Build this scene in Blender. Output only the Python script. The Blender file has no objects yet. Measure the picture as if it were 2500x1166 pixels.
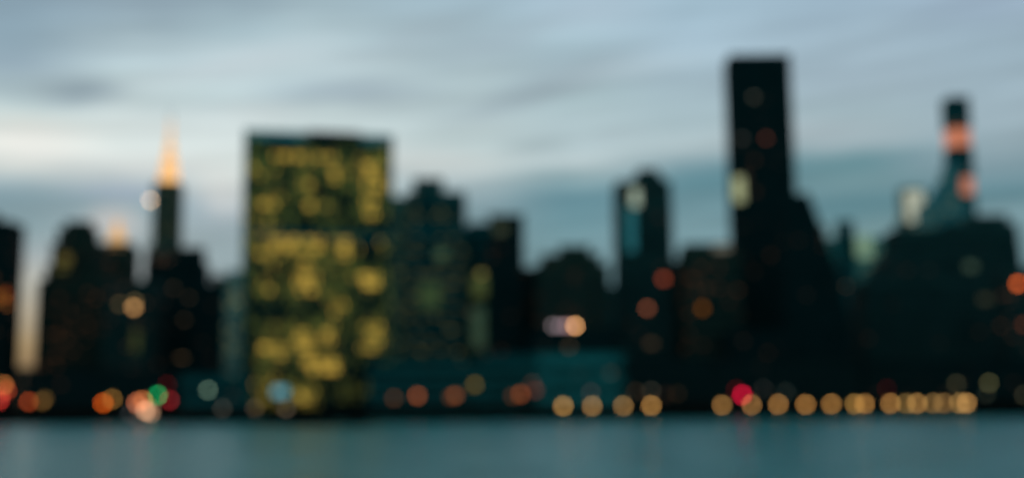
import bpy, math, random
from mathutils import Vector, Matrix
random.seed(7)
R = math.radians
SC = bpy.context.scene
COL = SC.collection

# ------------------------------------------------------------------ camera
FPX = 2917.0                       # focal length in photo pixels (2500 wide) = 42 mm
TILT, ROLL = math.atan(417/FPX), 0.0085
CAM = Vector((0, 0, 5.5))
f0 = Vector((0, math.cos(TILT), math.sin(TILT))); r0 = Vector((1, 0, 0)); u0 = Vector((0, -math.sin(TILT), math.cos(TILT)))
RIGHT = math.cos(ROLL)*r0 - math.sin(ROLL)*u0
UP = math.cos(ROLL)*u0 + math.sin(ROLL)*r0
cd = bpy.data.cameras.new('camera'); cam = bpy.data.objects.new('camera', cd); COL.objects.link(cam)
m = Matrix((RIGHT, UP, -f0)).transposed().to_4x4(); m.translation = CAM
cam.matrix_world = m
cd.sensor_width = 36; cd.lens = 42; cd.clip_start = 0.1; cd.clip_end = 20000
cd.dof.use_dof = True; cd.dof.focus_distance = 1.5; cd.dof.aperture_fstop = 1.61   # thrown out of focus: every far point becomes a disc
SC.camera = cam
SC.view_settings.view_transform = 'Standard'; SC.view_settings.look = 'None'
SC.view_settings.exposure = 0; SC.view_settings.gamma = 1
SC.render.engine = 'CYCLES'
SC.cycles.use_adaptive_sampling = False
SC.cycles.use_denoising = True
SC.cycles.denoiser = 'OPENIMAGEDENOISE'
SC.cycles.denoising_input_passes = 'RGB'
SC.cycles.max_bounces = 4; SC.cycles.diffuse_bounces = 2; SC.cycles.glossy_bounces = 2
SC.cycles.sample_clamp_direct = 0; SC.cycles.sample_clamp_indirect = 2

def ray(px, py):
    return (f0 + RIGHT*((px-1250)/FPX) + UP*((583-py)/FPX)).normalized()
def P(px, py, D):                  # point of the plane Y = D seen at a photo pixel
    d = ray(px, py); t = D/d.y
    return CAM + d*t
def azel(px, py):
    d = ray(px, py)
    return math.degrees(math.atan2(d.x, d.y)), math.degrees(math.asin(d.z))
def lin(c):
    return tuple(((v/255)/12.92 if v/255 <= .04045 else ((v/255+.055)/1.055)**2.4) for v in c)

# ------------------------------------------------------------------ sky: dusk Nishita sky behind layered cloud
SUN_EL, SUN_AZ = R(1.5), R(-16)
W = bpy.data.worlds.new('World'); SC.world = W; W.use_nodes = True
nt = W.node_tree; nt.nodes.clear()
def N(t, **k):
    n = nt.nodes.new(t)
    for a, b in k.items(): setattr(n, a, b)
    return n
def L(a, b): nt.links.new(a, b)
def mth(op, a, b=None, c=None, clamp=False):
    n = N('ShaderNodeMath', operation=op); n.use_clamp = clamp
    for i, v in enumerate((a, b, c)):
        if v is None: continue
        if isinstance(v, (int, float)): n.inputs[i].default_value = v
        else: L(v, n.inputs[i])
    return n.outputs[0]
def mixc(fac, a, b):
    n = N('ShaderNodeMix', data_type='RGBA')
    for s, v in ((n.inputs[0], fac), (n.inputs[6], a), (n.inputs[7], b)):
        if isinstance(v, (int, float)): s.default_value = v
        elif isinstance(v, tuple): s.default_value = (*v, 1)
        else: L(v, s)
    return n.outputs[2]
def sstep(v, a, b):
    n = N('ShaderNodeMapRange', interpolation_type='SMOOTHSTEP'); L(v, n.inputs[0])
    n.inputs[1].default_value = a; n.inputs[2].default_value = b
    return n.outputs[0]
tc = N('ShaderNodeTexCoord'); sx = N('ShaderNodeSeparateXYZ'); L(tc.outputs['Generated'], sx.inputs[0])
AZ = mth('MULTIPLY', mth('ARCTAN2', sx.outputs[0], sx.outputs[1]), 57.29578)
EL = mth('MULTIPLY', mth('ARCSINE', sx.outputs[2]), 57.29578)
cb = N('ShaderNodeCombineXYZ'); L(mth('MULTIPLY', mth('ADD', AZ, mth('MULTIPLY', EL, -1.4)), .16), cb.inputs[0]); L(mth('MULTIPLY', EL, .9), cb.inputs[1])
nz = N('ShaderNodeTexNoise'); nz.inputs['Scale'].default_value = 1; nz.inputs['Detail'].default_value = 3; L(cb.outputs[0], nz.inputs[0])
wob = mth('SUBTRACT', nz.outputs[0], .5)
ELW = mth('ADD', EL, mth('MULTIPLY', wob, 1.1))
ELN = mth('DIVIDE', ELW, 21.0, clamp=True)
cols = [
 (0,   [(0,140,160,175),(80,143,163,177),(160,150,167,180),(205,168,184,192),(250,190,202,204),(300,217,220,216),(350,230,230,225),(395,215,217,214),(430,168,182,188),(480,130,153,163),(560,134,156,163),(620,165,172,175),(690,196,190,178),(830,180,150,108),(980,120,85,60)]),
 (350, [(0,143,160,173),(80,158,175,185),(140,188,203,210),(190,192,206,210),(240,190,202,205),(300,216,222,222),(380,216,220,218),(430,185,192,196),(490,146,166,175),(560,154,168,173),(640,165,172,175),(980,110,90,75)]),
 (560, [(0,150,168,180),(80,168,186,195),(150,195,208,214),(230,190,203,207),(300,212,219,220),(400,217,221,219),(450,206,209,207),(500,168,180,189),(600,150,166,172),(980,90,90,85)]),
 (760, [(0,160,178,188),(80,178,195,203),(150,195,208,214),(190,186,200,206),(235,178,193,200),(280,197,208,210),(400,213,218,217),(470,190,198,200),(600,150,166,172),(980,80,90,90)]),
 (1130,[(0,165,185,198),(80,163,180,190),(160,174,190,197),(240,178,192,197),(300,184,196,199),(350,197,209,211),(400,197,206,207),(440,168,182,187),(500,131,153,161),(600,112,138,144),(980,60,80,85)]),
 (1400,[(0,170,190,205),(80,172,194,206),(160,165,182,192),(240,167,185,191),(300,181,197,203),(360,176,190,195),(400,186,196,199),(432,140,165,172),(480,101,138,150),(540,110,145,155),(620,122,152,160),(980,60,90,95)]),
 (1700,[(0,162,184,200),(100,170,190,205),(200,165,183,194),(300,170,187,194),(362,176,189,194),(397,130,158,168),(435,92,131,142),(480,106,140,150),(580,122,151,159),(980,60,90,95)]),
 (2100,[(0,158,178,195),(100,160,178,192),(200,162,178,190),(280,165,182,190),(345,160,175,182),(388,103,140,149),(445,114,143,150),(500,93,130,140),(570,122,151,156),(980,60,95,100)]),
 (2450,[(0,155,172,190),(100,155,173,187),(200,158,175,187),(300,156,172,182),(360,146,164,173),(420,125,150,160),(470,98,135,146),(520,122,149,157),(980,60,95,100)]),
]
prev = None
for x, stops in cols:
    rp = N('ShaderNodeValToRGB'); L(ELN, rp.inputs[0]); cr = rp.color_ramp; cr.interpolation = 'B_SPLINE' if False else 'LINEAR'
    pts = sorted(((max(0.0, min(1.0, azel(x, y)[1]/21.0)), lin(c)) for y, *c in stops))
    while len(cr.elements) < len(pts): cr.elements.new(.5)
    for e, (p, c) in zip(cr.elements, pts): e.position = p
    for e, (p, c) in zip(cr.elements, pts): e.color = (c[0]*.985, c[1]*1.05, c[2]*1.045, 1)
    az = azel(x, 400)[0]
    prev = rp.outputs[0] if prev is None else mixc(sstep(AZ, paz, az), prev, rp.outputs[0])
    paz = az
# cloud wisps: (x, y, half-width, half-height, rise in degrees, colour, opacity)
for (x, y, hw, hh, rot, c, op) in [
    (205,227,120,38,6,(143,163,174),.85),
    (850,226,250,40,2,(158,176,186),.75),
    (640,275,150,30,0,(196,206,207),.5),
    (1330,215,330,48,17,(153,171,180),.75),
    (1250,95,300,45,14,(158,177,188),.55),
    (950,110,260,35,18,(166,184,193),.4),
    (1310,353,110,26,3,(158,176,180),.75),
    (1500,330,90,20,5,(165,182,188),.5),
    (1560,170,240,30,8,(180,198,207),.4),
    (560,160,330,40,15,(200,213,219),.5),
    (60,350,190,60,-2,(235,234,228),.7),
    (1030,395,230,50,-4,(205,211,209),.6),
    (280,545,80,50,0,(205,198,194),.7),
    (300,470,150,30,0,(148,160,182),.5),
    (540,470,80,60,-30,(212,213,210),.5),
    (380,400,200,40,0,(220,223,220),.5),
    (1950,320,260,40,-3,(176,190,197),.5),
    (2300,395,180,25,-4,(132,156,166),.4),
    (1450,30,200,80,0,(176,197,212),.5)]:
    a, e = azel(x, y)
    cb = N('ShaderNodeCombineXYZ'); L(AZ, cb.inputs[0]); L(ELW, cb.inputs[1])
    mp = N('ShaderNodeMapping', vector_type='TEXTURE'); L(cb.outputs[0], mp.inputs[0])
    mp.inputs[1].default_value = (a, e, 0); mp.inputs[2].default_value = (0, 0, R(rot)); mp.inputs[3].default_value = (hw*.0192, hh*.0192, 1)
    ln = N('ShaderNodeVectorMath', operation='LENGTH'); L(mp.outputs[0], ln.inputs[0])
    prev = mixc(mth('MULTIPLY', sstep(ln.outputs['Value'], 1.25, .0), op), prev, lin(c))
# brighter overcast in the west fades to a dull zenith and a dark east
sky = N('ShaderNodeTexSky', sky_type='NISHITA'); sky.sun_disc = False; sky.sun_elevation = SUN_EL; sky.sun_rotation = SUN_AZ
nis = N('ShaderNodeVectorMath', operation='SCALE'); L(sky.outputs[0], nis.inputs[0]); nis.inputs[3].default_value = .06
cloud = mixc(sstep(EL, 18, 62), prev, (.10, .19, .22))
cb = N('ShaderNodeCombineXYZ'); L(mth('MULTIPLY', mth('ADD', AZ, mth('MULTIPLY', EL, -2.6)), .13), cb.inputs[0]); L(mth('MULTIPLY', mth('ADD', EL, mth('MULTIPLY', AZ, -.06)), 1.1), cb.inputs[1])
nz2 = N('ShaderNodeTexNoise'); nz2.inputs['Scale'].default_value = 1; nz2.inputs['Detail'].default_value = 4; nz2.inputs['Roughness'].default_value = .55; L(cb.outputs[0], nz2.inputs[0])
gn = N('ShaderNodeVectorMath', operation='SCALE'); L(cloud, gn.inputs[0]); L(mth('ADD', 1.0, mth('MULTIPLY', mth('SUBTRACT', nz2.outputs[0], .5), .58)), gn.inputs[3]); cloud = gn.outputs[0]
front = mixc(.02, cloud, nis.outputs[0])
east = mixc(sstep(EL, 2, 60), (.024, .135, .155), (.07, .20, .22))
full = mixc(sstep(sx.outputs[1], -.25, .65), east, front)
bg = N('ShaderNodeBackground'); L(full, bg.inputs[0]); bg.inputs[1].default_value = 1
wo = N('ShaderNodeOutputWorld'); L(bg.outputs[0], wo.inputs[0])
# ------------------------------------------------------------------ the last of the sun, very weak, behind the skyline
sd = bpy.data.lights.new('sun', 'SUN'); sd.energy = .12; sd.angle = R(8); sd.color = (1, .72, .45)
so = bpy.data.objects.new('sun', sd); COL.objects.link(so)
sdir = Vector((math.sin(SUN_AZ)*math.cos(SUN_EL), math.cos(SUN_AZ)*math.cos(SUN_EL), math.sin(SUN_EL)))
so.rotation_euler = (-sdir).to_track_quat('-Z', 'Y').to_euler()

# ------------------------------------------------------------------ materials
def newmat(name):
    mt = bpy.data.materials.new(name); mt.use_nodes = True
    return mt, mt.node_tree, mt.node_tree.nodes['Principled BSDF']
def mat(name, c, rough=.7, metal=0, vary=.25, scale=.08):
    mt, t, b = newmat(name)
    n = t.nodes.new('ShaderNodeTexNoise'); n.inputs['Scale'].default_value = scale; n.inputs['Detail'].default_value = 5
    g = t.nodes.new('ShaderNodeNewGeometry'); t.links.new(g.outputs['Position'], n.inputs[0])
    r = t.nodes.new('ShaderNodeValToRGB'); t.links.new(n.outputs[0], r.inputs[0])
    r.color_ramp.elements[0].position = .3; r.color_ramp.elements[1].position = .7
    r.color_ramp.elements[0].color = (*[v*(1-vary) for v in c], 1); r.color_ramp.elements[1].color = (*[v*(1+vary) for v in c], 1)
    t.links.new(r.outputs[0], b.inputs['Base Color']); b.inputs['Roughness'].default_value = rough; b.inputs['Metallic'].default_value = metal; b.inputs['Specular IOR Level'].default_value = 0
    return mt
def emis(name, c, s):
    mt, t, b = newmat(name)
    b.inputs['Base Color'].default_value = (*c, 1)
    b.inputs['Emission Color'].default_value = (*c, 1); b.inputs['Emission Strength'].default_value = s
    return mt
def bandmat(name, glass, lit, p, s):
    """dark window glass, a share p of the rooms behind it lit"""
    mt, t, b = newmat(name); nn = t.nodes; lk = t.links.new
    g = nn.new('ShaderNodeNewGeometry')
    q = nn.new('ShaderNodeVectorMath'); q.operation = 'SNAP'; lk(g.outputs['Position'], q.inputs[0]); q.inputs[1].default_value = (3.1, 7, 3.9)
    w = nn.new('ShaderNodeTexWhiteNoise'); lk(q.outputs[0], w.inputs[0])
    c = nn.new('ShaderNodeMath'); c.operation = 'LESS_THAN'; lk(w.outputs['Value'], c.inputs[0]); c.inputs[1].default_value = p
    sp = nn.new('ShaderNodeSeparateColor'); lk(w.outputs['Color'], sp.inputs[0])
    m1 = nn.new('ShaderNodeMath'); m1.operation = 'MULTIPLY'; lk(c.outputs[0], m1.inputs[0]); lk(sp.outputs[1], m1.inputs[1])
    m2 = nn.new('ShaderNodeMath'); m2.operation = 'MULTIPLY'; lk(m1.outputs[0], m2.inputs[0]); m2.inputs[1].default_value = s
    b.inputs['Base Color'].default_value = (*glass, 1); b.inputs['Roughness'].default_value = .4; b.inputs['Specular IOR Level'].default_value = 0.0
    b.inputs['Emission Color'].default_value = (*lit, 1); lk(m2.outputs[0], b.inputs['Emission Strength'])
    return mt
WARM, OLIVE, ORANGE = (1, .62, .3), (.75, .68, .22), (1, .38, .14)
M = dict(
    brown=mat('dark_brown_brick', (.12, .095, .075)), black=mat('black_glass_and_bronze', (.022, .040, .042), .35),
    charcoal=mat('charcoal_masonry', (.09, .115, .11)), teal=mat('dark_teal_glass', (.03, .19, .2), .35),
    green=mat('grey_green_glass', (.15, .30, .25), .4), pale=mat('pale_grey_stone', (.58, .64, .62)),
    stone=mat('weathered_limestone', (.22, .2, .17)), marble=mat('pale_marble', (.42, .5, .48)), steel=mat('stainless_steel', (.35, .33, .3), .35, .7),
    blue=mat('distant_blue_grey_wall', (.30, .50, .56)), hazy=mat('distant_hazy_green_wall', (.36, .66, .60)), concrete=mat('pale_concrete', (.30, .31, .30)),  # hazy: distance haze mixed into the green wall colour
    dark=mat('dark_painted_metal', (.02, .02, .02), .5), asphalt=mat('asphalt', (.05, .05, .05), .9), ground=mat('city_ground', (.05, .055, .045), .95),
    quay=mat('dark_quay_stone', (.03, .022, .02), .8), midteal=mat('mid_teal_cladding', (.05, .23, .23)), low=mat('teal_grey_cladding', (.10, .46, .46)),
    foliage=mat('dark_foliage', (.04, .06, .03), .8, 0, .5, .5), bark=mat('bark', (.06, .045, .035)),
    louver=mat('grey_louvre_metal', (.55, .66, .68), .5))
G = dict(
    none=bandmat('unlit_window_glass', (.025, .055, .06), WARM, .02, .3), few=bandmat('window_glass_few_warm', (.03, .045, .045), ORANGE, .10, .12),
    some=bandmat('window_glass_some_warm', (.02, .025, .03), ORANGE, .3, .25), olive=bandmat('window_glass_olive_lit', (.02, .035, .035), OLIVE, .22, .16),
    green=bandmat('window_glass_green', (.06, .14, .12), OLIVE, .25, .15), dark=bandmat('window_glass_dark', (.025, .045, .048), ORANGE, .03, .06),
    haze=bandmat('window_glass_hazy', (.20, .42, .40), OLIVE, .2, .2),  # pane colour lightened to carry the distance haze
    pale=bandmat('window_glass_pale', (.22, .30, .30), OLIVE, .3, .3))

# ------------------------------------------------------------------ mesh helpers
class MB:
    def __init__(s): s.v = []; s.f = []; s.mi = []
    def quadbox(s, bot, top, mi=0):        # bot/top: four points each, counter-clockwise
        k = len(s.v); s.v += [tuple(p) for p in bot] + [tuple(p) for p in top]
        fs = [(3, 2, 1, 0), (4, 5, 6, 7)] + [(i, (i+1) % 4, 4+(i+1) % 4, 4+i) for i in range(4)]
        s.f += [tuple(k+i for i in f) for f in fs]; s.mi += [mi]*6
    def box(s, x0, x1, y0, y1, z0, z1, mi=0):
        s.quadbox([(x0, y0, z0), (x1, y0, z0), (x1, y1, z0), (x0, y1, z0)], [(x0, y0, z1), (x1, y0, z1), (x1, y1, z1), (x0, y1, z1)], mi)
    def frustum(s, a, b, z0, z1, mi=0):    # a, b = (x0, x1, y0, y1) bottom and top
        q = lambda r, z: [(r[0], r[2], z), (r[1], r[2], z), (r[1], r[3], z), (r[0], r[3], z)]
        s.quadbox(q(a, z0), q(b, z1), mi)
    def cyl(s, x, y, z0, z1, ra, rb=None, n=12, mi=0):
        rb = ra if rb is None else rb; k = len(s.v)
        for z, r in ((z0, ra), (z1, rb)):
            for i in range(n): s.v.append((x+r*math.cos(2*math.pi*i/n), y+r*math.sin(2*math.pi*i/n), z))
        s.f += [tuple(k+i for i in reversed(range(n))), tuple(k+n+i for i in range(n))] + [(k+i, k+(i+1) % n, k+n+(i+1) % n, k+n+i) for i in range(n)]
        s.mi += [mi]*(n+2)
    def beam(s, p, q, r):
        p, q = Vector(p), Vector(q); d = (q-p).normalized(); a = d.orthogonal().normalized()*r; b = d.cross(a).normalized()*r
        s.quadbox([p-a-b, p+a-b, p+a+b, p-a+b], [q-a-b, q+a-b, q+a+b, q-a+b])
    def sphere(s, x, y, z, r, n=16, m_=8, sz=1, mi=0):
        k = len(s.v)
        for j in range(1, m_):
            t = math.pi*j/m_
            for i in range(n):
                a = 2*math.pi*i/n; s.v.append((x+r*math.sin(t)*math.cos(a), y+r*math.sin(t)*math.sin(a), z+sz*r*math.cos(t)))
        s.v += [(x, y, z+sz*r), (x, y, z-sz*r)]; T = len(s.v)-2
        for j in range(m_-2):
            for i in range(n): s.f.append((k+j*n+i, k+(j+1)*n+i, k+(j+1)*n+(i+1) % n, k+j*n+(i+1) % n)); s.mi.append(mi)
        for i in range(n):
            s.f.append((T, k+i, k+(i+1) % n)); s.f.append((T+1, k+(m_-2)*n+(i+1) % n, k+(m_-2)*n+i)); s.mi += [mi, mi]
    def build(s, name, mts, parent=None, loc=None, smooth=False):
        me = bpy.data.meshes.new(name); me.from_pydata(s.v, [], s.f)
        for mm in (mts if isinstance(mts, (list, tuple)) else [mts]): me.materials.append(mm)
        me.polygons.foreach_set('material_index', s.mi)
        if smooth: me.polygons.foreach_set('use_smooth', [True]*len(me.polygons))
        me.update()
        o = bpy.data.objects.new(name, me); COL.objects.link(o)
        if parent: o.parent = parent
        if loc is not None: o.location = loc
        return o
def thing(name, label, cat, loc=(0, 0, 0), rz=0, group=None):
    o = bpy.data.objects.new(name, None); COL.objects.link(o); o.location = loc; o.rotation_euler = (0, 0, rz)
    tag(o, label, cat, group); return o
def tag(o, label=None, cat=None, group=None, kind=None):
    for k, v in (('label', label), ('category', cat), ('group', group), ('kind', kind)):
        if v: o[k] = v
    return o
def clone(o, loc, label=None):
    r = o.copy(); COL.objects.link(r); r.location = loc
    if label: r['label'] = label
    for ch in list(o.children):
        c = ch.copy(); COL.objects.link(c); c.parent = r
        for g in list(ch.children):
            d = g.copy(); COL.objects.link(d); d.parent = c
    return r

GZ = 2.0                            # level of the far bank
SHORE = 645.0
# ------------------------------------------------------------------ setting
b = MB(); b.v = [(-6000, -300, 0), (6000, -300, 0), (6000, SHORE, 0), (-6000, SHORE, 0)]; b.f = [(0, 1, 2, 3)]; b.mi = [0]
wm, t, pb = newmat('river_water'); lk = t.links.new
pb.inputs['Base Color'].default_value = (.0, .38, .39, 1); pb.inputs['Specular IOR Level'].default_value = .5; pb.inputs['Specular Tint'].default_value = (.48, .98, 1, 1); pb.inputs['Roughness'].default_value = .32; pb.inputs['IOR'].default_value = 1.333
g = t.nodes.new('ShaderNodeNewGeometry'); mp = t.nodes.new('ShaderNodeMapping'); lk(g.outputs['Position'], mp.inputs[0]); mp.inputs[3].default_value = (.5, .8, 1)
n1 = t.nodes.new('ShaderNodeTexNoise'); n1.inputs['Scale'].default_value = .9; n1.inputs['Detail'].default_value = 4; lk(mp.outputs[0], n1.inputs[0])
bp = t.nodes.new('ShaderNodeBump'); bp.inputs['Strength'].default_value = .6; bp.inputs['Distance'].default_value = .6; lk(n1.outputs[0], bp.inputs['Height']); lk(bp.outputs[0], pb.inputs['Normal'])
mp3 = t.nodes.new('ShaderNodeMapping'); lk(g.outputs['Position'], mp3.inputs[0]); mp3.inputs[3].default_value = (.07, .16, 1)
n3 = t.nodes.new('ShaderNodeTexNoise'); n3.inputs['Scale'].default_value = 1; n3.inputs['Detail'].default_value = 3; lk(mp3.outputs[0], n3.inputs[0])
bp3 = t.nodes.new('ShaderNodeBump'); bp3.inputs['Strength'].default_value = 1; bp3.inputs['Distance'].default_value = .9; lk(n3.outputs[0], bp3.inputs['Height']); lk(bp3.outputs[0], bp.inputs['Normal'])
mp2 = t.nodes.new('ShaderNodeMapping'); lk(g.outputs['Position'], mp2.inputs[0]); mp2.inputs[3].default_value = (.10, .05, 1)
n2 = t.nodes.new('ShaderNodeTexNoise'); n2.inputs['Scale'].default_value = 1; n2.inputs['Detail'].default_value = 3; lk(mp2.outputs[0], n2.inputs[0])
mr = t.nodes.new('ShaderNodeMapRange'); lk(n2.outputs[0], mr.inputs[0]); mr.inputs[1].default_value = .35; mr.inputs[2].default_value = .65; mr.inputs[3].default_value = .15; mr.inputs[4].default_value = .29
lk(mr.outputs[0], pb.inputs['Roughness'])
tag(b.build('water', wm), kind='structure')
b = MB(); b.v = [(-6000, SHORE+1, GZ), (6000, SHORE+1, GZ), (6000, 9000, GZ), (-6000, 9000, GZ)]; b.f = [(0, 1, 2, 3)]; b.mi = [0]
tag(b.build('ground', M['ground']), kind='structure')
b = MB(); b.v = [(-900, SHORE+13, GZ+.004), (900, SHORE+13, GZ+.004), (900, SHORE+33, GZ+.004), (-900, SHORE+33, GZ+.004)]; b.f = [(0, 1, 2, 3)]; b.mi = [0]
tag(b.build('road', M['asphalt']), kind='structure')
w = thing('seawall', 'long low dark stone seawall along the far edge of the river', 'wall', (0, SHORE, 0))
b = MB(); b.box(-900, 900, 0, 1.5, -1, GZ+.6)
for i in range(-74, 75): b.box(i*12-.5, i*12+.5, -.25, 0, -1, GZ+.6)
b.build('wall_face', M['quay'], w)
b = MB(); b.box(-900, 900, -.4, 1.9, GZ+.6, GZ+1.0); b.build('coping', M['quay'], w)
w = thing('retaining_wall', 'long dark retaining wall behind the riverside lamps, below the buildings', 'wall', (0, SHORE+34, GZ))
b = MB(); b.box(-900, 900, 0, 1.5, 0, 6)
for i in range(-60, 61): b.box(i*15-.6, i*15+.6, -.4, 0, 0, 6)
b.build('wall_face', M['quay'], w)
b = MB(); b.box(-900, 900, -.6, 1.8, 6, 6.5); b.build('coping', M['quay'], w)

# low rocks in the river
D = 450
pa, pb_ = P(575, 1020, D), P(940, 1020, D)
q = MB(); nx, ny = 60, 14; Lx = pb_.x-pa.x
for j in range(ny+1):
    for i in range(nx+1):
        u, v = i/nx, j/ny
        env = max(0, 1-(2*v-1)**2)**.5*max(0, 1-abs(2*u-1)**3)
        q.v.append((u*Lx+random.uniform(-.4, .4), v*16+random.uniform(-.4, .4), -.6+env*(2.0+1.0*math.sin(u*23+v*3)*math.sin(u*9+1)+random.uniform(-.45, .45))))
for j in range(ny):
    for i in range(nx): a = j*(nx+1)+i; q.f.append((a, a+1, a+nx+2, a+nx+1)); q.mi.append(0)
k_ = len(q.v); q.v += [(0, 0, -1.5), (Lx, 0, -1.5), (Lx, 16, -1.5), (0, 16, -1.5)]; q.f.append((k_+3, k_+2, k_+1, k_)); q.mi.append(0)
tag(q.build('rock_islet', M['quay'], None, (pa.x, D, 0)), 'low dark rocky islet in the river in front of the big lit slab', 'rock')
# ------------------------------------------------------------------ towers
def tower(label, D, depth, tiers, wall, glass, lit=(), roof='tank', name='tower', floor=3.9, cat='skyscraper', maxb=26, grow=6):
    """tiers bottom to top: (x0, x1, ytop[, x0top, x1top]) in photo pixels, measured on the plane Y = D"""
    x0, x1, yt = tiers[0][:3]
    cx = (P(x0, yt, D).x+P(x1, yt, D).x)/2
    T = thing(name, label, cat, (cx, D, GZ))
    z = 0.0; sh = 0.0
    ref = P(x1+grow, yt, D).x-P(x0-grow, yt, D).x
    for k, tr in enumerate(tiers):
        a0, a1, yt = tr[0]-grow, tr[1]+grow, tr[2]-grow-1; X0, X1 = P(a0, yt, D).x-cx, P(a1, yt, D).x-cx
        Z = P((a0+a1)/2, yt, D).z-GZ
        tx0, tx1 = (P(tr[3]-grow, yt, D).x-cx, P(tr[4]+grow, yt, D).x-cx) if len(tr) > 3 else (X0, X1)
        r0_ = max(.35, min(1, (X1-X0)/ref)); r1_ = max(.35, min(1, (tx1-tx0)/ref)) if len(tr) > 3 else r0_
        ya, yb = depth*(1-r0_)*.35 if k else 0, depth*(1+r0_)/2
        y0 = sh; y1 = sh+depth*r0_
        A = (X0, X1, y0, y1); B = (tx0, tx1, y0+depth*(r0_-r1_)*.3, y1-depth*(r0_-r1_)*.5)
        wb = MB(); wb.frustum(A, B, z, Z)
        nm = 'main_block' if k == 0 else ('setback' if k < len(tiers)-1 or len(tiers) == 2 else 'upper_block')
        part = wb.build(nm, M[wall], T)
        # projecting parapet
        pw = MB(); e = .25
        for (q0, q1, s0, s1) in ((B[0]-e, B[1]+e, B[2]-e, B[2]+.4), (B[0]-e, B[1]+e, B[3]-.4, B[3]+e), (B[0]-e, B[0]+.4, B[2]+.4, B[3]-.4), (B[1]-.4, B[1]+e, B[2]+.4, B[3]-.4)):
            pw.box(q0, q1, s0, s1, Z+.02, Z+1.1)
        pw.build('parapet', M[wall], T)
        nb = int((Z-z-3)/floor); stp = max(1, math.ceil(nb/maxb)); hh = floor*stp
        for i in range(max(0, nb//stp)):
            zb = z+2+i*hh; fr = (zb+hh*.3-z)/(Z-z); g0 = [A[j]+(B[j]-A[j])*fr for j in range(4)]
            if len(tr) > 3 and abs(tx1-tx0-(X1-X0)) > 2:
                f2 = (zb+hh*.62-z)/(Z-z); g1 = [A[j]+(B[j]-A[j])*f2 for j in range(4)]
            else: g1 = g0
            wb = MB(); o_ = .12; zz = zb+hh*.25
            n = max(1, int((g0[1]-g0[0])/6.2)); dx = (g0[1]-g0[0])/n
            E = lambda q: (q[0]-o_, q[1]+o_, q[2]-o_, q[3]+o_)
            wb.frustum(E(g0), E(g1), zz, zz+hh*.45)
            wb.build('window_band', G[glass], T)
        sh = y0+depth*(r0_)*.12; z = Z; last = B
    w_ = last[1]-last[0]; cxx = (last[0]+last[1])/2; cyy = (last[2]+last[3])/2
    if roof == 'tank' and w_ > 6:
        r = min(3, w_*.18); q = MB()
        q.cyl(cxx-w_*.15, cyy, z+2.2, z+2.2+r*1.6, r); q.cyl(cxx-w_*.15, cyy, z+2.2+r*1.6, z+2.2+r*2.4, r*1.08, .2)
        for sx_, sy_ in ((-1, -1), (1, -1), (1, 1), (-1, 1)): q.beam((cxx-w_*.15+sx_*r*.6, cyy+sy_*r*.6, z), (cxx-w_*.15+sx_*r*.6, cyy+sy_*r*.6, z+2.3), .15)
        q.build('water_tank', M['bark'], T)
    elif roof == 'plant':
        q = MB(); q.box(cxx-w_*.28, cxx+w_*.28, cyy-2, cyy+6, z, z+4); q.build('plant_room', M[wall], T)
        q = MB(); q.box(cxx-w_*.1, cxx+w_*.05, cyy-1, cyy+2, z+4, z+5.5); q.build('cooling_unit', M['louver'], T)
    for (px, py, wpx, hpx, mt, nm) in lit:
        c = P(px, py, D); s = D/FPX
        q = MB(); q.box(-wpx*s/2, wpx*s/2, -.3, 0, -hpx*s/2, hpx*s/2)
        o = q.build(nm, mt, T); o.location = (c.x-cx, -.15, c.z-GZ)
    return T

_em = {}
def disc(c, area_px, base=(8, 14, 16), gain=1.0):
    """emitter whose blurred 52 px disc shows the sRGB colour c when the emitter covers area_px photo pixels"""
    k = (c, round(area_px), gain)
    if k not in _em:
        l = [max(0, a-b_) for a, b_ in zip(lin(c), lin(base))]; f = gain*max(1.0, 2124.0/area_px)
        mx = max(l)*f or 1e-3
        _em[k] = emis('disc_glow_%d_%d_%d' % c, tuple(v*f/mx for v in l), mx)
    return _em[k]
def LW(px, py, c, w=11, h=9, nm='lit_window', base=(8, 14, 16)): return (px, py, w, h, disc(c, w*h, base, .62 if w*h < 400 else .9), nm)

tower('dark slab tower cut off by the left edge of the picture', 840, 30, [(-60, 14, 548)], 'black', 'few',
      [LW(2, 725, (66, 38, 20), 30, 20), LW(18, 742, (58, 34, 20)), LW(16, 716, (52, 30, 20), 10, 18)])
tower('dark stepped tower with a notched top, first left of the lamp lit crown', 900, 36, [(98, 262, 690), (112, 236, 655), (122, 222, 598), (134, 206, 560), (150, 196, 543)], 'brown', 'few',
      [LW(158, 632, (48, 36, 22), 30, 22), LW(150, 655, (34, 28, 20), 30, 12)], roof='none')
tower('dark office block with a few orange windows, between the stepped tower and the lit spire', 860, 32, [(262, 366, 694)], 'charcoal', 'few',
      [LW(327, 750, (150, 108, 66), 12, 10), LW(292, 742, (50, 40, 28)), LW(330, 735, (60, 50, 34), 10, 8), LW(332, 832, (26, 22, 18), 16, 50)])
# tower with the small lit crown
T = tower('slim brown tower whose small pyramid crown is lit amber', 1000, 26, [(238, 312, 612), (248, 306, 600)], 'brown', 'few', roof='none')
cA = P(277, 600, 1000); cB = P(277, 545, 1000); cx = T.location.x
q = MB(); hw = 22*1000/FPX; mt_ = emis('amber_crown_light', (1, .52, .2), .75)
q.frustum((cA.x-cx-hw, cA.x-cx+hw, 3, 3+2*hw), (cB.x-cx-1, cB.x-cx+1, 3+hw-1, 3+hw+1), cA.z-GZ, cB.z-GZ+4)
q.build('lit_crown', mt_, T)

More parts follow.
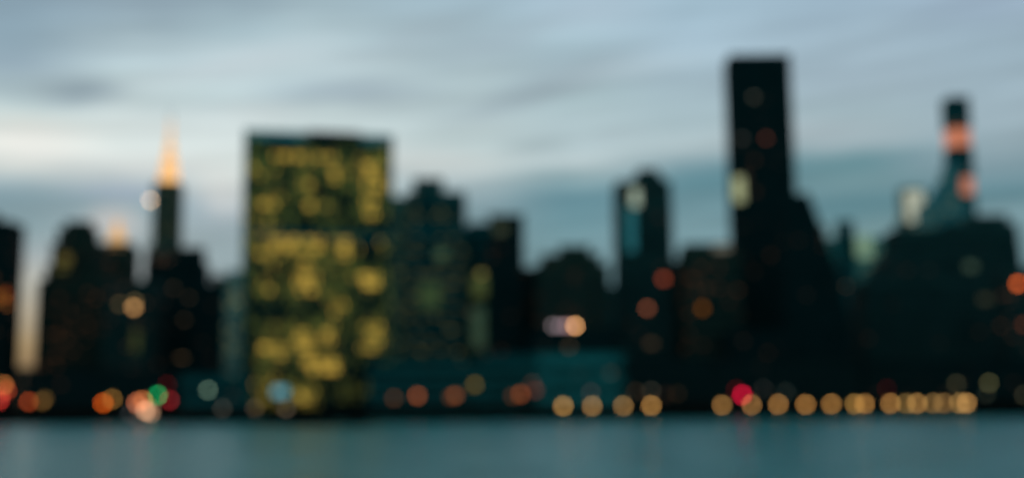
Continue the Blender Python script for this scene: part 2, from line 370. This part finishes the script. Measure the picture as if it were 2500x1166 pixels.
# ---- tall pointed art deco tower with lit crown (D 1240)
D = 1240
s = D/FPX
base = P(396, 600, D)
T = thing('spire_tower', 'tall slender stone tower with a glowing orange pointed crown and needle spire', 'skyscraper', (base.x, D, GZ))
zc = lambda y: P(405, y, D).z-GZ
q = MB(); q.box(-17, 17, 0, 34, 0, zc(600)); q.build('main_block', M['stone'], T)
q = MB(); q.box(-12.5, 12.5, 4, 29, zc(600), zc(440)); q.build('shaft', M['stone'], T)
for i in range(30):
    q = MB(); z0 = zc(900)+i*(zc(610)-zc(900))/30; q.box(-17.1, 17.1, -.1, 34.1, z0, z0+2.2); q.build('window_band', G['some'], T)
for i in range(18):
    q = MB(); z0 = zc(600)+2+i*(zc(445)-zc(600))/18; q.box(-12.6, 12.6, 3.9, 29.1, z0, z0+1.8); q.build('window_band', G['olive'], T)
crowns = [emis('warm_crown_lamps_%d' % i, (1, .50, .16), v) for i, v in enumerate((1.9, 1.3, 1.75, 1.2, 1.6, 1.1, 1.3))]
zs = [440, 418, 398, 379, 361, 344, 328, 314]; hw = [8.2, 7.3, 6.2, 5.1, 3.9, 2.9, 2.0, 1.2]
for k in range(7):
    z0, z1 = zc(zs[k]), zc(zs[k+1]); a, c = hw[k], hw[k+1]
    q = MB(); q.frustum((-a, a, 16.5-a, 16.5+a), (-c, c, 16.5-c, 16.5+c), z0, z1); tr_ = q.build('crown_arch', M['steel'], T)
    n = max(1, 5-k*5//7); q = MB()
    for i in range(n):                      # triangular windows round the arch
        w0 = 2*a/n; xa = -a+i*w0; e = .25
        for side in (0, 1):
            def pt(u, z, fr):
                hwid = a+(c-a)*fr; yy = 16.5-hwid-e
                return (u*hwid/a, yy, z) if side == 0 else (hwid+e, 16.5+u*hwid/a, z)
            kk = len(q.v); q.v += [pt(xa+w0*.04, z0+.3, .03), pt(xa+w0*.96, z0+.3, .03), pt(xa+w0*.72, z1-.3, .97), pt(xa+w0*.28, z1-.3, .97)]
            q.f.append((kk, kk+1, kk+2, kk+3)); q.mi.append(0)
    q.build('crown_light', crowns[k], tr_)
q = MB(); q.cyl(0, 16.5, zc(314), zc(250), 1.7, .2, 8); q.build('needle', M['steel'], T)
q = MB(); q.cyl(0, 16.5, zc(316), zc(285), 2.1, 1.3, 8); q.build('spire_light', emis('spire_glow', (1, .5, .22), .9), T)

tower('dark block with a flat roof standing in front of the spire tower on its right', 930, 30, [(358, 484, 648), (425, 482, 612)], 'black', 'none', roof='none')
T = thing('beacon_mast', 'thin mast carrying one pale beacon light left of the glowing spire', 'mast', (P(357, 600, 862).x, 868, P(357, 693, 868).z))
zt = P(357, 489, 868).z-P(357, 693, 868).z
q = MB(); q.cyl(0, 0, -.5, zt, .35, .18, 8); q.build('pole', M['dark'], T)
q = MB(); q.sphere(0, 0, 0, 1.25); o = q.build('beacon', disc((192, 187, 184), math.pi*(1.25*FPX/868)**2, (154, 164, 172)), T, (0, 0, zt), True)

tower('low black block between the spire tower and the big lit slab', 880, 28, [(478, 560, 702), (520, 560, 682)], 'black', 'dark', roof='none')
tower('pale grey slab seen as a narrow strip left of the big lit slab', 765, 18, [(558, 600, 672)], 'pale', 'pale', roof='none')

# ---- the big glass slab
xa, xb = P(601, 340, 722), P(955, 345, 742)
ang = math.atan2(742-722, xb.x-xa.x); Wd = math.hypot(xb.x-xa.x, 20)
T = thing('glass_slab_tower', 'wide green glass slab with yellow lit office windows and narrow pale end walls', 'office tower', (xa.x, 722, GZ), ang)
H = P(606, 319, 722).z-GZ; dep = 22
q = MB(); q.box(0, Wd, .3, dep-.3, 0, H); q.build('glass_core', mat('green_curtain_glass', (.006, .03, .032), .3), T)
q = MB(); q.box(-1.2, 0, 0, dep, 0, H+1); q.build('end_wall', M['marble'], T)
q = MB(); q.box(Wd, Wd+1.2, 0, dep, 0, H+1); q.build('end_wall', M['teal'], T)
NC, NF = 48, 39; cw = Wd/NC; fh = (H-4.5)/NF
q = MB()
for i in range(NC+1): q.box(i*cw-.12, i*cw+.12, .02, .3, 0, H-4.5)
q.build('mullion', M['teal'], T)
q = MB()
for j in range(NF): q.box(.15, Wd-.15, .06, .3, j*fh, j*fh+.9)
q.build('spandrel', mat('dark_green_spandrel', (.008, .032, .034), .4), T)
for j in (10, 25):
    q = MB(); q.box(.15, Wd-.15, -.06, .01, j*fh, j*fh+fh); q.build('mechanical_floor', M['teal'], T) if j == 25 else None
# roof screens and plant room, as the roofline shows them
q = MB(); q.box(0, Wd*.42, .1, .6, H-4.4, H+1); q.build('roof_screen', M['louver'], T)
q = MB(); q.box(Wd*.79, Wd-.3, .1, .6, H-4.4, H+1); q.build('roof_screen', M['louver'], T)
q = MB(); q.box(Wd*.42, Wd*.79, -.1, dep-4, H-4.4, H+1.9); q.build('plant_room', M['black'], T)
blobs = [(657,762,370,406,1.0),(762,826,374,402,.7),(790,834,399,453,1.0),(873,942,374,467,.42),(834,884,435,467,.6),(733,783,438,471,.65),(610,650,413,445,.5),
 (632,693,478,514,1.0),(729,780,482,521,.8),(805,826,489,532,.7),(877,924,474,532,.8),(704,758,561,611,1.0),(654,800,566,604,.6),(819,862,561,618,1.05),(895,920,564,586,.6),
 (632,675,597,629,.6),(722,794,608,640,.6),(722,794,640,697,1.05),(873,942,633,694,1.05),(632,686,669,705,.8),(805,862,708,755,.95),(783,826,755,813,.7),(711,776,770,820,.85),
 (632,722,790,834,.7),(733,848,820,867,1.0),(884,942,744,820,.42),(589,640,885,932,.95),(654,718,885,922,.9),(718,790,885,928,.4),(620,680,425,440,.3),(850,940,520,535,.3),(860,940,586,612,.3),(640,700,535,560,.3)]
darks = [(603,665,448,475),(690,730,420,460),(780,868,468,488),(830,868,484,522),(680,950,527,548),(600,700,510,525),(680,712,616,670),(700,760,492,528),(865,950,595,628),
 (600,800,706,760),(840,950,700,735),(830,880,770,812),(660,735,842,868),(600,640,700,880),(700,950,870,884),(850,950,820,884),(600,640,350,405),(600,950,345,362),(835,870,372,400),(800,950,884,960)]
def lum(px, py):
    v = 0.0
    if py > 938: return 0.0
    for a, b_, c, d_, l in blobs:
        if a+11 <= px <= b_-11 and c+8 <= py <= d_-8: v = max(v, l)
    if v == 0:
        if any(a <= px <= b_ and c <= py <= d_ for a, b_, c, d_ in darks): return 0.015
        return .16
    return v
YEL = (1, .57, .08)
lv = [emis('office_light_%s' % n_, YEL, s_) for n_, s_ in (('dim', .04), ('low', .12), ('medium', .36), ('bright', .72))]
hw_ = mat('window_dark_glass', (.006, .05, .045), .25)
pxs = [606+(i+.5)*345/NC for i in range(NC)]
runs = []; rest = MB()
for j in range(NF):
    py = 958-(j+.5)*(958-352)/NF; cur = None
    for i in range(NC):
        px = pxs[i]+(1 if py < 600 else 4)-(12*(py-600)/350 if (py > 600 and i < 24) else 0)
        v = lum(px, py); u = random.random()
        if v > .2: k = 3 if u < .50*v else 2 if u < .70*v else 1 if u < .8 else 0 if u < .95 else -1
        elif v > .1: k = 2 if u < .05 else 1 if u < .17 else 0 if u < .5 else -1
        else: k = 0 if u < .2 else -1
        if k >= 0:
            if cur and cur[2] == k and i-cur[1] == 1: cur[1] = i
            else: cur = [i, i, k, j]; runs.append(cur)
        else: cur = None
runs.sort(key=lambda r: -(r[1]-r[0]+1)*(r[2]+1))
for n_, (i0, i1, k, j) in enumerate(runs):
    q = MB() if n_ < 100 else rest
    for i in range(i0, i1+1): q.box(i*cw+.13, (i+1)*cw-.13, .04, .29, j*fh+.92, (j+1)*fh-.02, 0 if n_ < 100 else k)
    if n_ < 100: q.build('lit_window', lv[k], T)
tag(rest.build('lit_window', lv, T), kind='stuff')

# ---- right of the slab
tower('pale grey green glass block just right of the big lit slab', 900, 30, [(940, 1010, 490)], 'green', 'green', roof='none')
tower('dark teal tower with a stepped top to the right of the big lit slab', 840, 34, [(994, 1126, 560), (996, 1126, 476), (1012, 1072, 440)], 'teal', 'olive',
      [LW(1050, 722, (34, 30, 22), 50, 60), LW(1078, 620, (30, 30, 24), 30, 20)], roof='none')
tower('low teal glass block with a flat roof beside a taller black slab', 880, 28, [(1120, 1215, 562), (1150, 1212, 552)], 'teal', 'none',
      [LW(1170, 700, (56, 54, 32), 34, 50), LW(1175, 668, (58, 52, 30), 14, 10), LW(1168, 800, (44, 50, 40), 32, 100)], roof='none')
tower('black slab with a flat roof and dim red window near its top', 820, 26, [(1200, 1272, 534)], 'black', 'dark', [LW(1222, 560, (26, 22, 20), 30, 20)], roof='none')
tower('low dark block filling the gap right of the black slab', 870, 26, [(1268, 1330, 662)], 'black', 'dark', roof='none')
tower('broad dark brown block with stepped shoulders in the middle of the skyline', 800, 34, [(1316, 1482, 655), (1328, 1462, 628), (1372, 1436, 606)], 'brown', 'dark', roof='none')
r4 = [(1350, 795, (78, 70, 72)), (1367, 795, (78, 68, 72)), (1385, 795, (95, 72, 76)), (1404, 795, (208, 150, 98))]
tower('low dark block with a row of four roof lights before the broad brown block', 760, 24, [(1300, 1500, 812)], 'black', 'none', roof='none')
tower('narrow tower with a pointed crest, bay with a painted pale reflection and black right face', 830, 28, [(1512, 1638, 640), (1512, 1636, 500), (1513, 1635, 448), (1545, 1625, 414, 1570, 1604)], 'charcoal', 'dark',
      [LW(1551, 482, (118, 128, 118), 20, 44, 'glow_bay', (30, 60, 65)), LW(1540, 560, (28, 46, 48), 22, 110, 'pale_bay'), LW(1620, 680, (92, 40, 28), 14, 12), LW(1580, 752, (88, 48, 34), 11, 9), LW(1590, 838, (34, 26, 22), 20, 10)], roof='none')  # upper bay: facade reflection put in as a glowing panel
tower('low dark teal block right of the narrow pointed tower', 850, 26, [(1634, 1680, 646)], 'teal', 'none', roof='none')
tower('dark red brick block with a flat roof left of the tallest tower', 810, 28, [(1674, 1800, 618), (1680, 1790, 602)], 'brown', 'few',
      [LW(1715, 752, (66, 36, 12), 12, 14), LW(1762, 604, (60, 50, 44), 40, 12)], roof='none')
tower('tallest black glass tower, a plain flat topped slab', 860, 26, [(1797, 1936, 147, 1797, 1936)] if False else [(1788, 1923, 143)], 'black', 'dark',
      [LW(1840, 237, (30, 27, 25), 11, 9), LW(1870, 338, (44, 24, 21), 11, 9), LW(1812, 338, (24, 22, 22), 11, 9), LW(1803, 462, (150, 146, 112), 26, 62, 'corner_reflection_glow', (20, 40, 40))], roof='none')  # corner strip emits to stand in for the warm reflection on the facade
tower('black tower with a sloping right side, in front of the tallest tower', 780, 34, [(1785, 2110, 812, 1785, 2072), (1925, 2076, 690, 1925, 2048), (1925, 2048, 478, 1925, 1976)], 'black', 'dark', roof='none')
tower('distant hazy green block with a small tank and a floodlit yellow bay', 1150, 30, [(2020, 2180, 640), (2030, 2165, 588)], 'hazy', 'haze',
      [LW(2110, 602, (116, 128, 104), 36, 54, 'glow_bay', (40, 50, 40))], roof='none')
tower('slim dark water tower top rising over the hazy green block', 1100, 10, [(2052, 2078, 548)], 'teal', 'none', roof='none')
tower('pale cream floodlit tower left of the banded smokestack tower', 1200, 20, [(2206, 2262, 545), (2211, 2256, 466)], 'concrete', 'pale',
      [LW(2233, 504, (190, 184, 166), 42, 76, 'glow_bay', (70, 74, 74))], roof='none')
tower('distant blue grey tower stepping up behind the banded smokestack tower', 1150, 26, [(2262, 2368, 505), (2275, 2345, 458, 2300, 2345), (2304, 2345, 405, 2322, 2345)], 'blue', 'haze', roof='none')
# ---- slender pencil tower with lit bands
D = 1500; s = D/FPX
cxp = P(2351, 400, D)
T = thing('pencil_tower', 'very slender dark tower with two glowing orange bands near its top', 'skyscraper', (cxp.x, D, GZ))
hwid = 26.5*s; zc = lambda y: P(2347, y, D).z-GZ
segs = [(None, 474, 0), (474, 432, 1), (432, 357, 0), (357, 312, 1), (312, 236, 0)]
zl = 0
ob = emis('orange_lit_floor', (1, .29, .15), .5)
for a, c, l in segs:
    q = MB(); q.box(-hwid+(l*1.2), hwid-(l*1.2), l*1.2, 2*hwid-l*1.2, zl, zc(c)); q.build('lit_band' if l else 'shaft', ob if l else M['teal'], T)
    if not l:
        n_ = min(26, int((zc(c)-zl)/9))
        for i in range(n_):
            zz = zl+(zc(c)-zl)*(i+.3)/n_; q = MB(); q.box(-hwid-.1, hwid+.1, -.1, 2*hwid+.1, zz, zz+(zc(c)-zl)/n_*.45); q.build('window_band', G['none'], T)
    zl = zc(c)
q = MB(); q.cyl(0, hwid, zl, zl+9, .8, .3, 8); q.build('roof_mast', M['dark'], T)

tower('broad black apartment block with a stepped rising left side at the right', 830, 36, [(2105, 2495, 690, 2120, 2495), (2135, 2494, 610, 2190, 2494), (2198, 2492, 564), (2335, 2490, 546), (2388, 2474, 527)], 'charcoal', 'dark',
      [LW(2370, 650, (24, 24, 22), 26, 16), LW(2405, 730, (26, 22, 20), 26, 14)], roof='none')
tower('dark low block at the right edge with one bright orange lamp on it', 760, 24, [(2462, 2580, 662)], 'charcoal', 'few', [LW(2485, 692, (172, 76, 36), 12, 11, 'orange_lamp'), LW(2500, 792, (50, 26, 20), 11, 9)], roof='none')
# a back row of towers, low behind the others
tower('pale tan mid rise block standing far back in the gap at the left', 1400, 30, [(22, 96, 905)], 'stone', 'some', roof='none', cat='building')

tower('back row dark block between the narrow pointed tower and the brown block', 1250, 30, [(1486, 1700, 705)], 'teal', 'none', roof='none', cat='building')
tower('back row dark block seen in the slit left of the tallest tower', 1250, 30, [(1740, 1860, 640)], 'teal', 'none', roof='none', cat='building')
tower('back row black block between the tallest tower and the sloping tower', 1230, 30, [(1880, 2010, 560)], 'black', 'none', roof='none', cat='building')
tower('back row teal block in the valley right of the sloping tower', 1050, 30, [(1990, 2200, 735)], 'teal', 'none', roof='none', cat='building')
# ---- low buildings on the bank
def lowblock(label, D, x0, x1, yt, depth, wall, glass, steps=3, curve=0):
    a, c = P(x0, yt, D), P(x1, yt, D); H = a.z-GZ if not curve else a.z-GZ
    T = thing('low_building', label, 'building', ((a.x+c.x)/2, D, GZ)); w_ = (c.x-a.x)/2
    q = MB(); q.box(-w_, w_, 0, depth, 0, H); q.build('wall', M[wall], T)
    q = MB(); q.box(-w_-.8, w_+.8, -.8, depth+.8, H+.02, H+.9); q.build('roof', M[wall], T)
    for i in range(steps):
        zz = 2+i*(H-2)/steps; q = MB(); q.box(-w_+1, w_-1, -.15, .0, zz, zz+(H-2)/steps*.45); q.build('window_band', G[glass], T)
    return T
lowblock('long low dark teal hall on the bank right of the big lit slab', 712, 900, 1330, 888, 30, 'midteal', 'none', 4)
lowblock('low pale teal block on the bank in the middle of the skyline', 705, 1312, 1528, 868, 30, 'low', 'none', 3)
lowblock('low dark block on the bank below the broad brown block', 725, 1180, 1320, 868, 20, 'teal', 'none', 3)
lowblock('long low black warehouse on the bank at the right', 700, 1526, 2100, 872, 30, 'black', 'dark', 4)
lowblock('low black building at the far right behind the lamps', 705, 2104, 2560, 880, 30, 'black', 'dark', 4)
lowblock('low dark teal pavilion left of the big lit slab', 700, 440, 600, 918, 20, 'teal', 'none', 2)
lowblock('long low black building along the bank at the left', 705, 60, 436, 905, 24, 'black', 'dark', 3)

# ------------------------------------------------------------------ lamps
# riverside lamps: pole, arm, lantern; one size, one colour each
protos = {}
def lamp(px, py, c, label, group, D=SHORE+5, r=1.15, name='street_lamp', cat='street lamp', base=(8, 14, 16), ground=GZ, gain=.53):
    p = P(px, py, D); h = p.z-ground
    key = (c, group)
    T = thing(name, label, cat, (p.x, D, ground), 0, group)
    q = MB(); q.cyl(0, 0, 0, .9, .35, .28, 10); q.build('base', M['dark'], T)
    q = MB(); q.cyl(0, 0, .9, h-r*.8, .16, .1, 8); q.build('pole', M['dark'], T)
    q = MB(); q.cyl(0, 0, h-r*1.15, h-r*.75, .25, r*.55, 12); q.build('lamp_collar', M['dark'], T)
    q = MB(); q.sphere(0, 0, 0, r); q.build('lamp_globe', disc(c, math.pi*(r*FPX/D)**2, base, gain), T, (0, 0, h), True)
    return T
AMB = (163, 122, 72)
row = [(1375,990,(165,122,66)),(1446,990,(150,112,66)),(1522,990,(142,106,62)),(1590,989,(168,122,66)),(1763,988,(150,108,60)),(1835,987,(150,108,62)),(1900,986,(158,112,62)),
 (1967,986,(160,112,60)),(2030,985,(158,112,60)),(2087,985,(150,112,58)),(2111,985,(158,112,60)),(2174,984,(160,114,62)),(2212,984,(118,92,52)),(2239,984,(160,118,66)),(2278,983,(120,92,54)),(2304,983,(118,88,52)),(2342,983,(135,104,60)),(2360,983,(168,124,72))]
lab = ['first amber globe lamp of the right hand riverside row, under the pale teal block', 'second amber globe lamp of the right hand riverside row', 'third amber globe lamp of the right hand riverside row, dimmer than its neighbours',
 'fourth amber globe lamp, last before the wide gap in the riverside row', 'amber globe lamp just after the wide gap, left of the red signal', 'amber globe lamp half overlapping the red signal', 'amber globe lamp below the tallest tower, second right of the red signal',
 'amber globe lamp standing alone, third right of the red signal', 'amber globe lamp standing alone left of the first overlapping pair', 'left amber lamp of the first overlapping pair at the right', 'right amber lamp of the first overlapping pair at the right',
 'orange tinted amber lamp at the left end of the crowded chain', 'dim amber lamp second in the crowded chain', 'bright amber lamp third in the crowded chain', 'dim amber lamp fourth in the crowded chain', 'dim amber lamp fifth in the crowded chain',
 'amber lamp next to last in the crowded chain', 'brightest amber lamp ending the crowded chain at the far right']
for (x, y, c), l in zip(row, lab):
    lamp(x, y, c, l, 'amber globe lamps along the river')
dim = [(543,996,(52,47,42),'dim grey brown lamp by the water left of the big lit slab'),(622,996,(58,47,40),'dim brown lamp by the water below the left corner of the lit slab'),(699,996,(72,60,50),'dim brown lamp by the water below the blue lit sign'),
 (2335,936,(46,42,32),'faint high lamp above the crowded lamp chain'),(2415,934,(70,66,44),'faint olive lamp high at the far right'),(2408,962,(26,26,24),'barely lit lamp just under the faint olive one'),(2500,964,(44,40,32),'faint lamp cut by the right edge'),
 (1443,957,(42,36,36),'faint grey lamp above the second amber lamp'),(1590,953,(40,36,32),'faint grey lamp above the fourth amber lamp'),(1552,955,(34,26,22),'faint brown lamp left of the fourth amber lamp'),(1654,960,(26,20,18),'barely lit brown lamp in the wide gap of the row'),
 (1864,948,(26,24,24),'faint grey lamp up and right of the red signal'),(1919,956,(22,24,24),'barely lit grey lamp above the amber row under the tallest tower'),(731,962,(84,70,32),'dim yellow lamp right of the blue lit sign'),
 (508,951,(84,104,88),'pale green grey lamp high at the left of the lit slab'),(317,1010,(38,40,42),'barely lit lamp at the waterline in the left cluster'),(103,979,(84,60,32),'brown amber lamp beside the orange red lamp at the left'),(110,972,(62,46,26),'dim brown lamp behind the brown amber one at the left')]
for x, y, c, l in dim: lamp(x, y, c, l, 'faint lamps of the far bank', D=SHORE+7.5, gain=.42)
mid = [(962,971,(66,38,24),'dim orange lamp at the left end of the middle row'),(1019,965,(132,66,34),'brightest orange lamp of the middle row below the teal hall'),(1112,964,(104,56,30),'orange lamp just below the yellow lamp in the middle row'),(1159,938,(88,68,28),'yellow lamp raised above the middle row'),
 (1100,968,(60,34,22),'dim brown orange lamp touching another in the middle row'),(1271,961,(118,58,28),'orange lamp near the right end of the middle row'),(1252,966,(60,34,22),'dim orange lamp left of the right end pair in the middle row'),(1307,952,(70,30,22),'red brown lamp at the right end of the middle row'),(1300,935,(44,30,26),'barely lit brown lamp highest at the right end of the middle row')]
for x, y, c, l in mid: lamp(x, y, c, l, 'orange road lamps in front of the low teal hall', D=SHORE+25, r=1.5, gain=.42)
left = [(9,939,(150,92,48),'orange lamp at the left edge above the red ones'),(16,952,(130,48,30),'orange red lamp overlapping the left edge lamp'),(-2,977,(168,44,38),'red lamp cut by the left edge near the water'),(2,962,(96,40,36),'dull red lamp between the two at the left edge'),
 (70,980,(132,52,26),'orange red lamp second from the left edge'),(252,983,(186,78,22),'bright orange lamp on the left bank'),(274,973,(118,84,40),'amber lamp overlapping the bright orange lamp'),
 (333,981,(150,84,58),'salmon lamp at the left of the bright cluster'),(349,977,(168,92,48),'orange lamp at the top of the bright cluster'),(338,990,(90,60,44),'dull salmon lamp inside the bright cluster'),(355,1001,(178,138,108),'brightest peach lamp low in the cluster'),(368,1008,(136,104,82),'peach lamp lowest and rightmost of the cluster'),(365,996,(90,60,44),'dim peach lamp behind the brightest one')]
for x, y, c, l in left: lamp(x, y, c, l, 'coloured lamps of the left bank', D=SHORE+3.5, r=1.15)
def signal(px, py, c, label, D=SHORE+6):
    p = P(px, py, D); h = p.z-GZ; r = 1.1
    T = thing('traffic_signal', label, 'traffic light', (p.x, D, GZ))
    q = MB(); q.cyl(0, .6, 0, h, .2, .14, 8); q.build('pole', M['dark'], T)
    q = MB(); q.box(-1.3, 1.3, 0, .5, -2.6, 1.4); q.build('housing', M['dark'], T, (0, 0, h))
    q = MB(); q.cyl(0, 0, -.25, 0, r, r, 20); o = q.build('signal_lens', disc(c, math.pi*(r*FPX/D)**2, (8, 14, 16), .65), T, (0, 0, h)); o.rotation_euler = (R(-90), 0, 0)
signal(385, 964, (14, 132, 74), 'green signal light right above the bright left cluster')
signal(1812, 963, (184, 22, 52), 'crimson red signal light above the amber row, left of the tallest tower')
signal(414, 976, (104, 26, 30), 'dull red signal light right of the green one')
signal(408, 938, (42, 14, 16), 'very faint red signal light above the green one')
signal(2165, 948, (30, 14, 14), 'barely lit red signal light above the crowded lamp chain')
signal(1797, 950, (44, 10, 14), 'faint dark red signal light just left above the crimson one')
# the four roof lights in a row
for (x, y, c), l in zip(r4, ['dim grey floodlight at the left of the roof row', 'dim mauve floodlight second in the roof row', 'pinkish floodlight third in the roof row', 'bright orange floodlight at the right end of the roof row']):
    D = 764; p = P(x, y, D); zr = P(x, 812, 760).z
    T = thing('floodlight', l, 'floodlight', (p.x, D, zr+.05), 0, 'floodlights in a row on the low roof')
    q = MB(); q.cyl(0, 0, 0, p.z-zr, .12, .12, 8); q.build('post', M['dark'], T)
    q = MB(); q.sphere(0, 0, 0, 1.3); q.build('lamp_globe', disc(c, math.pi*(1.3*FPX/D)**2, (8, 14, 16), .65), T, (0, 0, p.z-zr), True)
# blue lit sign board
D = SHORE+28; p = P(684, 955, D)
T = thing('lit_sign', 'glowing blue board at the foot of the big lit slab', 'sign', (p.x, D, GZ))
q = MB(); [q.box(x_-.15, x_+.15, .2, .5, 0, p.z-GZ-2) for x_ in (-2.6, 2.6)]; q.build('post', M['dark'], T)
q = MB(); q.box(-4.2, 4.2, .1, .6, -2.6, 2.6); q.build('frame', M['dark'], T, (0, 0, p.z-GZ))
q = MB(); q.box(-3.9, 3.9, -.05, .1, -2.3, 2.3); q.build('panel', emis('blue_sign_light', (.28, .8, 1), .42), T, (0, 0, p.z-GZ))
